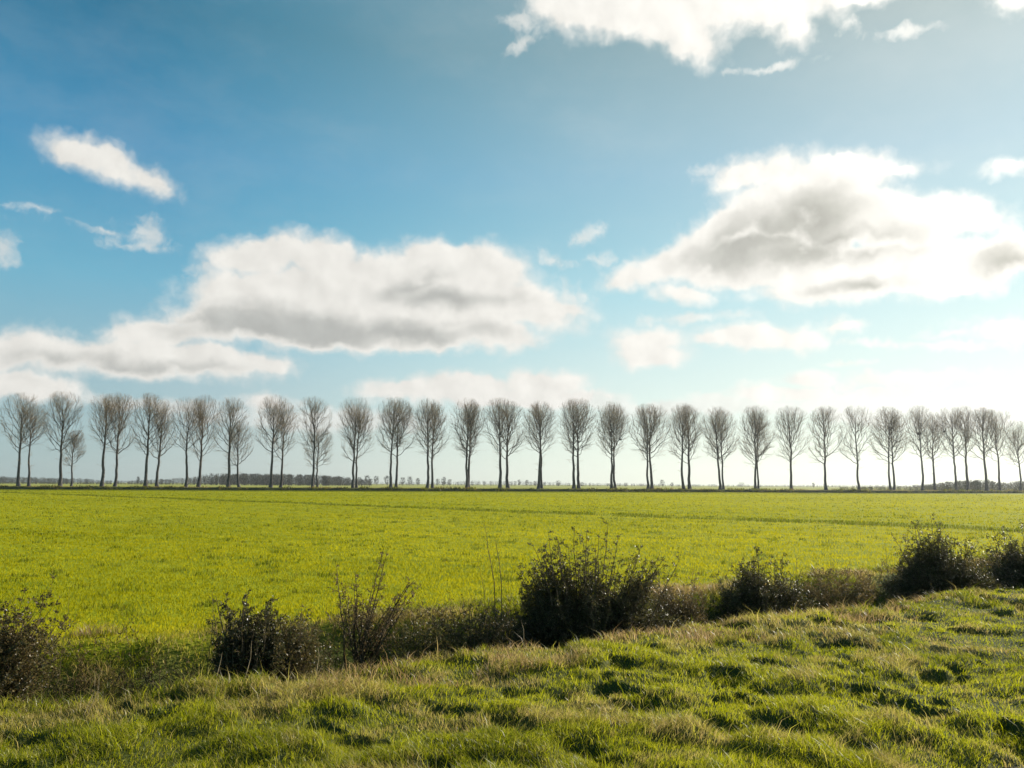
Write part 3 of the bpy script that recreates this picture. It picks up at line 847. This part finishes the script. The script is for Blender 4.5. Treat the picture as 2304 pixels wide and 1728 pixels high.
def bush(name, label, cat, px_base, s_, tips, masses, seed, leaf=0.030, dens_l=9, dry=(0.25, 0.25), tone=0.35, spread=0.35,
         twig_len=0.20, kk=9, stem_r=0.012, root_px=None, lmat=None, group=None, extra=True):
    rs = np.random.RandomState(seed)
    x0, y0 = line_hit(px_base, s_)
    z0 = float(land(np.array(x0), np.array(y0)))
    base = np.array((x0, y0, z0))
    T = []; TS = []
    if extra: tips = list(tips) + [(mx + rx * (2 * rs.rand() - 1), my - ry * (0.9 + 0.9 * rs.rand())) for (mx, my, rx, ry, cnt) in masses for _ in range(1 + cnt // 14)]
    for (tx, ty) in tips:
        p = np.array(at(tx, ty, y0 + 0.25 * rs.randn())); T.append(p); TS.append(1.0)
    for (mx, my, rx, ry, cnt) in masses:
        for _ in range(cnt):
            a_ = rs.rand() * 2 * PI; q_ = rs.rand() ** 0.5
            dep = rs.randn() * rx * 0.45 * y0 / F
            p = np.array(at(mx + math.cos(a_) * rx * q_, my + math.sin(a_) * ry * q_, y0 + dep)); T.append(p); TS.append(0.8)
    if extra and len(masses):
        lo = min(q_[0] - q_[2] for q_ in masses); hi = max(q_[0] + q_[2] for q_ in masses); bot = max(q_[1] + q_[3] for q_ in masses)
        top_ = min(q_[1] - q_[3] for q_ in masses); wd = hi - lo
        for _ in range(len(T) // 4):
            k_ = 2 * rs.rand() - 1
            yy_ = bot - (bot - top_) * (0.10 + 0.45 * rs.rand() * (1 - abs(k_)))
            T.append(np.array(at((lo + hi) / 2 + k_ * wd * 0.68, yy_, y0 + (rs.rand() - 0.75) * 0.7))); TS.append(0.8)
    T = np.array(T); n_ = len(T)
    gz = land(T[:, 0], T[:, 1])
    T[:, 2] = np.maximum(T[:, 2], gz + 0.10)
    root = np.zeros((n_, 3))
    root[:, 0] = x0 + (T[:, 0] - x0) * spread * 1.45 + rs.randn(n_) * 0.05
    root[:, 1] = y0 + (T[:, 1] - y0) * spread * 2 + rs.randn(n_) * 0.08
    root[:, 2] = land(root[:, 0], root[:, 1]) - 0.03
    if root_px is not None:
        rp = np.array(at(root_px[0], root_px[1], y0)); root = rp + rs.randn(n_, 3) * 0.06
    m = 9; ks = np.linspace(0, 1, m)[None, :, None]
    mid = (root + T) / 2; mid[:, 2] += 0.10 * (T[:, 2] - root[:, 2]); mid += rs.randn(n_, 3) * 0.05
    mid[:, 0] = root[:, 0] + (T[:, 0] - root[:, 0]) * 0.50
    pts = root[:, None] * (1 - ks) ** 2 + 2 * mid[:, None] * ks * (1 - ks) + T[:, None] * ks ** 2
    pts += np.cumsum(rs.randn(n_, m, 3), 1) * 0.016 * (ks > 0)
    rad = stem_r * (1 - 0.8 * ks[..., 0]) * np.ones((n_, 1))
    sets = [(pts, rad)]
    tw, twr = grow(pts, rad, kk, 0.18, 1.0, lambda pl, t, u_: twig_len * (1.5 - 1.12 * t) * (0.5 + 1.0 * u_), R(60), 0.08, stem_r * 0.45, 4, rs, None, 0.3, 0.06)
    sets.append((tw, twr))
    tw2, twr2 = grow(tw, twr, 3, 0.2, 1.0, lambda pl, t, u_: pl * 0.6 * (0.5 + 0.8 * u_), R(52), 0.1, stem_r * 0.25, 3, rs, None, 0.3, 0.06)
    sets.append((tw2, twr2))
    e = empty(name, base)
    v, f_ = tubes(sets, 4)
    mesh_obj('branches', v - base, f_, M_TWIG, e, smooth=True)
    a = leaves(tw, twr, dens_l, leaf, rs); b = leaves(tw2, twr2, max(1, dens_l // 2), leaf * 0.9, rs); c = leaves(pts, rad, 10, leaf * 0.8, rs, 0.55)
    vs = np.concatenate([a[0], b[0], c[0]]); fs = np.concatenate([a[1], b[1] + len(a[0]), c[1] + len(a[0]) + len(b[0])])
    nl = a[2] + b[2] + c[2]
    dr = np.clip(dry[0] + rs.randn(nl) * dry[1], 0, 1); tn = np.clip(tone + rs.randn(nl) * 0.28, 0, 1)
    keepz = vs[:, 2].reshape(-1, 4).min(1) > -5
    mesh_obj('foliage', vs - base, fs, lmat or M_LEAF, e, attrs={'tone': np.repeat(tn, 4), 'dry': np.repeat(dr, 4)})
    tag(e, label, cat, group)
    return e
G = 'bushes along the ditch'
bush('bush', 'largest dark bush in the middle of the ditch with arching sprays on top', 'bush', 1320, 1.92,
     [(1229,1186),(1205,1222),(1218,1260),(1262,1215),(1290,1196),(1306,1190),(1325,1205),(1312,1230),(1372,1190),(1405,1206),(1350,1225),(1345,1255),(1487,1248),(1520,1268),(1470,1255),(1430,1255),(1395,1255),(1165,1290),(1160,1320),(1180,1350)],
     [(1225,1300,50,45,30),(1200,1330,40,30,22),(1300,1290,60,50,40),(1400,1320,80,55,57),(1300,1370,110,45,61),(1455,1310,40,45,22),(1410,1390,70,30,27),(1240,1265,25,35,14)],
     11, dens_l=10, dry=(0.30, 0.25), tone=0.42, leaf=0.026, group=G)
bush('bush', 'low reddish brown shrub at the right foot of the largest bush', 'bush', 1530, 1.85,
     [(1560,1290),(1500,1300),(1545,1300),(1575,1330),(1590,1345)],
     [(1520,1350,50,40,35),(1560,1370,30,30,19),(1480,1380,25,30,11)], 12, dens_l=8, dry=(0.85, 0.2), tone=0.65, leaf=0.024, stem_r=0.007, group=G)
bush('bush', 'dark bush right of the largest one, a crooked branch reaching right', 'bush', 1705, 1.92,
     [(1758,1247),(1736,1256),(1700,1235),(1676,1262),(1640,1285),(1612,1300),(1720,1262),(1780,1290),(1800,1300)],
     [(1680,1290,38,30,24),(1660,1325,45,28,24),(1740,1320,55,32,35),(1700,1345,80,22,30),(1780,1335,25,30,11)], 13, dens_l=9, dry=(0.32, 0.25), tone=0.42, group=G)
bush('bush', 'tall dark bush at right with two upright leafy spires', 'bush', 2110, 1.92,
     [(2055,1172),(2062,1195),(2113,1174),(2100,1188),(2118,1195),(2075,1215),(2145,1208),(2178,1214),(2165,1225),(2035,1208),(2020,1232),(2008,1205),(2207,1226)],
     [(2065,1235,28,35,22),(2110,1225,28,38,27),(2050,1270,40,32,30),(2110,1280,70,45,61),(2165,1275,40,40,30),(2190,1310,40,25,22),(2110,1320,60,20,22)],
     14, dens_l=9, dry=(0.28, 0.25), tone=0.40, leaf=0.032, twig_len=0.26, group=G)
bush('bush', 'dark bush with thin upright shoots cut off by the right edge', 'bush', 2300, 1.85,
     [(2233,1188),(2250,1178),(2272,1190),(2292,1180),(2240,1210),(2215,1240),(2262,1205),(2305,1190),(2330,1180)],
     [(2260,1240,35,30,19),(2290,1270,40,35,35),(2340,1250,50,45,35),(2260,1285,30,20,16)], 15, dens_l=8, dry=(0.25, 0.2), tone=0.30, leaf=0.036, twig_len=0.26, group=G)
bush('bush', 'sparse rust-brown thorn bush of forked upright branches over green field', 'bush', 815, 2.07,
     [(859,1242),(864,1265),(765,1276),(775,1300),(811,1285),(800,1310),(930,1292),(945,1332),(920,1310),(905,1330),(846,1320),(890,1345),(935,1320),(772,1335)],
     [(800,1355,25,25,3),(850,1360,35,25,4),(880,1372,30,20,3)], 16, dens_l=6, dry=(1.0, 0.1), tone=0.55, leaf=0.024, extra=False, twig_len=0.13, kk=12, spread=0.05, stem_r=0.012, group=G)
bush('bush', 'dark spiky bush left of the rust-brown thorn bush', 'bush', 570, 1.63,
     [(484,1340),(497,1352),(520,1345),(540,1360),(560,1348),(616,1342),(606,1360),(590,1375),(480,1380)],
     [(560,1400,45,35,27),(530,1430,40,35,24),(590,1400,30,35,16)], 17, dens_l=9, dry=(0.30, 0.2), tone=0.25, leaf=0.026, twig_len=0.15, group=G)
bush('bush', 'low olive-brown bush beside the spiky bush at left', 'bush', 655, 1.48,
     [(640,1385),(665,1378),(700,1390),(715,1400)],
     [(660,1420,50,32,40),(640,1455,55,30,32),(700,1440,25,35,14)], 18, dens_l=9, dry=(0.50, 0.3), tone=0.70, leaf=0.022, twig_len=0.13, stem_r=0.006, group=G)
bush('bramble', 'tangled bramble with long arching canes at the left edge', 'bramble', -30, 1.18,
     [(118,1306),(80,1330),(40,1352),(150,1388),(140,1345),(95,1322),(160,1382),(125,1400),(190,1408),(90,1392),(60,1380),(150,1420),(40,1350),(175,1440)],
     [(30,1420,75,50,60),(-40,1400,80,60,40),(50,1470,60,40,32),(0,1510,60,30,24)], 19, dens_l=8, dry=(0.60, 0.3), tone=0.45, leaf=0.024, twig_len=0.10, kk=10, spread=0.18, stem_r=0.006)
bush('bramble', 'low dark bramble mound in the shade between thorn bush and largest bush', 'bramble', 1060, 1.92, [],
     [(1010,1394,60,16,13),(1100,1381,60,15,15),(1150,1394,40,18,9)], 20, dens_l=8, dry=(0.55, 0.3), tone=0.25, leaf=0.026, twig_len=0.12, stem_r=0.005, extra=False)
bush('bramble', 'low brown scrub between the two right-hand dark bushes', 'bramble', 1880, 1.92, [(1840,1283),(1990,1284)],
     [(1850,1321,60,16,16),(1930,1309,60,15,17),(1900,1339,80,15,15)], 21, dens_l=9, dry=(0.85, 0.2), tone=0.85, leaf=0.030, twig_len=0.16, stem_r=0.006, extra=False, lmat=M_SCRUB)
bush('bramble', 'low leafy green-brown scrub at the foot of the thorn bush', 'bramble', 960, 1.78, [],
     [(900,1419,70,16,15),(980,1419,60,18,13),(1020,1434,40,15,7)], 22, dens_l=9, dry=(0.35, 0.35), tone=0.75, leaf=0.024, twig_len=0.12, stem_r=0.005, extra=False)

# bare saplings left of the big bush
def stem(name, label, cat, base_px, s_, pts_px, r0, mat, seed, twigs=True, group=None):
    rs = np.random.RandomState(seed)
    x0, y0 = line_hit(base_px, s_)
    z0 = float(land(np.array(x0), np.array(y0)))
    P = np.array([np.array((x0, y0, z0 - 0.03))] + [np.array(at(a_, b_, y0 + 0.03 * i)) for i, (a_, b_) in enumerate(pts_px)])[None]
    rad = (r0 * (1 - 0.75 * np.linspace(0, 1, P.shape[1])))[None]
    t = P[0, 0].copy()
    sets = [(P - t, rad)]
    if twigs:
        sets.append(grow(P - t, rad, 11, 0.35, 1.0, lambda pl, q_, u_: 0.05 + 0.09 * u_, R(50), 0.3, r0 * 0.4, 3, rs))
    v, f_ = tubes(sets, 4)
    e = mesh_obj(name, v, f_, mat, smooth=True)
    e.location = t
    return tag(e, label, cat, group)
GS = 'bare saplings left of the largest bush'
stem('sapling', 'taller bare sapling with a forked tip left of the largest bush', 'sapling', 1120, 2.07, [(1112,1310),(1105,1270),(1098,1235),(1095,1205),(1090,1180)], 0.007, M_TWIG, 1, True, GS)
stem('sapling', 'shorter bare sapling nearest the left side of the largest bush', 'sapling', 1132, 2.07, [(1128,1310),(1124,1270),(1118,1235),(1113,1212)], 0.007, M_TWIG, 2, True, GS)
stem('sapling', 'faint leaning sapling, leftmost and lowest of the three', 'sapling', 1100, 2.15, [(1090,1330),(1082,1295),(1074,1255)], 0.004, M_TWIG, 3, True, GS)
GD = 'dry stalks standing in the ditch'
for i, (bx, s_, pp, r0, mt, lab) in enumerate([
    (480, 1.41, [(480,1400),(479,1360),(477,1328)], 0.004, M_TWIG, 'thin dark upright stalk at the left side of the spiky bush'),
    (155, 2.07, [(153,1380),(155,1345),(156,1318)], 0.003, M_TWIG, 'thin dark curved stalk above the canes of the left bramble'),
    (563, 0.00, [(564,1480),(566,1442)], 0.004, M_STALK, 'pale straight stalk in front of the spiky bush'),
    (720, 0.00, [(718,1475),(715,1455)], 0.004, M_STALK, 'short pale stalk in front of the olive-brown bush'),
    (498, 0.10, [(496,1490),(500,1468)], 0.004, M_STALK, 'short pale stalk in the shade left of the pale straight one'),
    (213, -0.6, [(213,1555),(214,1514)], 0.003, M_STALK, 'left of two pale stalks right of the left bramble'),
    (222, -0.6, [(222,1550),(223,1518)], 0.003, M_STALK, 'right of two pale stalks right of the left bramble'),
    (1791, 1.92, [(1791,1290),(1792,1270),(1791,1249)], 0.005, M_TWIG, 'dark upright stalk right of the crooked-branched bush'),
    (1995, 1.92, [(1995,1270),(1993,1240),(1991,1216)], 0.005, M_TWIG, 'dark upright stalk at the left side of the two-spired bush'),
    (1182, 0.20, [(1178,1415),(1172,1395)], 0.003, M_STALK, 'short pale stalk against the shade left of the largest bush')]):
    stem('dry_stalk', lab, 'stalk', bx, s_, pp, r0, mt, 30 + i, i in (0, 7, 8), GD)

# low brambly litter over the whole ditch
x, y = strip(4600, 0.3, DITCH + 0.2, -3, 25)
g_ = fbm(x, y, 0.8, 3, seed=701) + 0.12 * (1 - sstep(6.0, 9.5, hedge_t(x, y)))
k_ = g_ > 0.50
x, y = x[k_], y[k_]; n = len(x)
z = land(x, y)
b0 = np.stack([x, y, z], -1)
d_ = norm(np.stack([rs.randn(n), rs.randn(n), 0.8 + rs.rand(n)], -1))
L_ = (0.16 + 0.22 * rs.rand(n))[:, None]
pts = np.stack([b0, b0 + d_ * L_ * 0.5, b0 + d_ * L_ + np.array((0, 0, -0.02))], 1)
tw = grow(pts, np.full((n, 3), 0.004), 3, 0.2, 1.0, lambda pl, t, u_: 0.06 + 0.10 * u_, R(50), 0.1, 0.0025, 3, rs)
v1, f1 = tubes([(pts, np.full((n, 3), 0.003)), tw], 3)
tris1 = np.concatenate([f1[:, :3], f1[:, [0, 2, 3]]])
v2, f2, nl2 = leaves(tw[0], tw[1], 4, 0.026, rs)
tris2 = np.concatenate([f2[:, :3], f2[:, [0, 2, 3]]]) + len(v1)
dd_ = np.clip(0.65 + rs.randn(nl2) * 0.3, 0, 1); tt_ = np.clip(0.4 + rs.randn(nl2) * 0.25, 0, 1)
o = mesh_obj('undergrowth', np.vstack([v1, v2]), np.vstack([tris1, tris2]), M_SCRUB, attrs={
    'tone': np.concatenate([np.full(len(v1), 0.35), np.repeat(tt_, 4)]), 'dry': np.concatenate([np.full(len(v1), 0.9), np.repeat(dd_, 4)])})
tag(o, 'tangle of small brown leaves and twigs on the ditch floor', 'undergrowth', kind='stuff')

# ------------------------------------------------------------------ haze
def haze():
    hx, y0, y1, z0, z1 = 1500.0, -60.0, 1500.0, -1.6, 33.0
    v = [(-hx, y0, z0), (hx, y0, z0), (hx, y1, z0), (-hx, y1, z0), (-hx, y0, z1), (hx, y0, z1), (hx, y1, z1), (-hx, y1, z1)]
    f = [(0, 3, 2, 1), (4, 5, 6, 7), (0, 1, 5, 4), (1, 2, 6, 5), (2, 3, 7, 6), (3, 0, 4, 7)]
    m = bpy.data.materials.new('haze'); m.use_nodes = True; m.node_tree.nodes.clear()
    N = Nodes(m.node_tree); o = N.new('ShaderNodeOutputMaterial')
    p = N.new('ShaderNodeVolumePrincipled')
    p.inputs['Color'].default_value = (0.92, 0.95, 1.0, 1)
    p.inputs['Density'].default_value = 0.00014
    p.inputs['Anisotropy'].default_value = 0.55
    N.l.new(p.outputs[0], o.inputs['Volume'])
    ob = mesh_obj('haze', np.array(v), np.array(f), m)
    tag(ob, kind='stuff')
HAZE = True
if HAZE: haze()
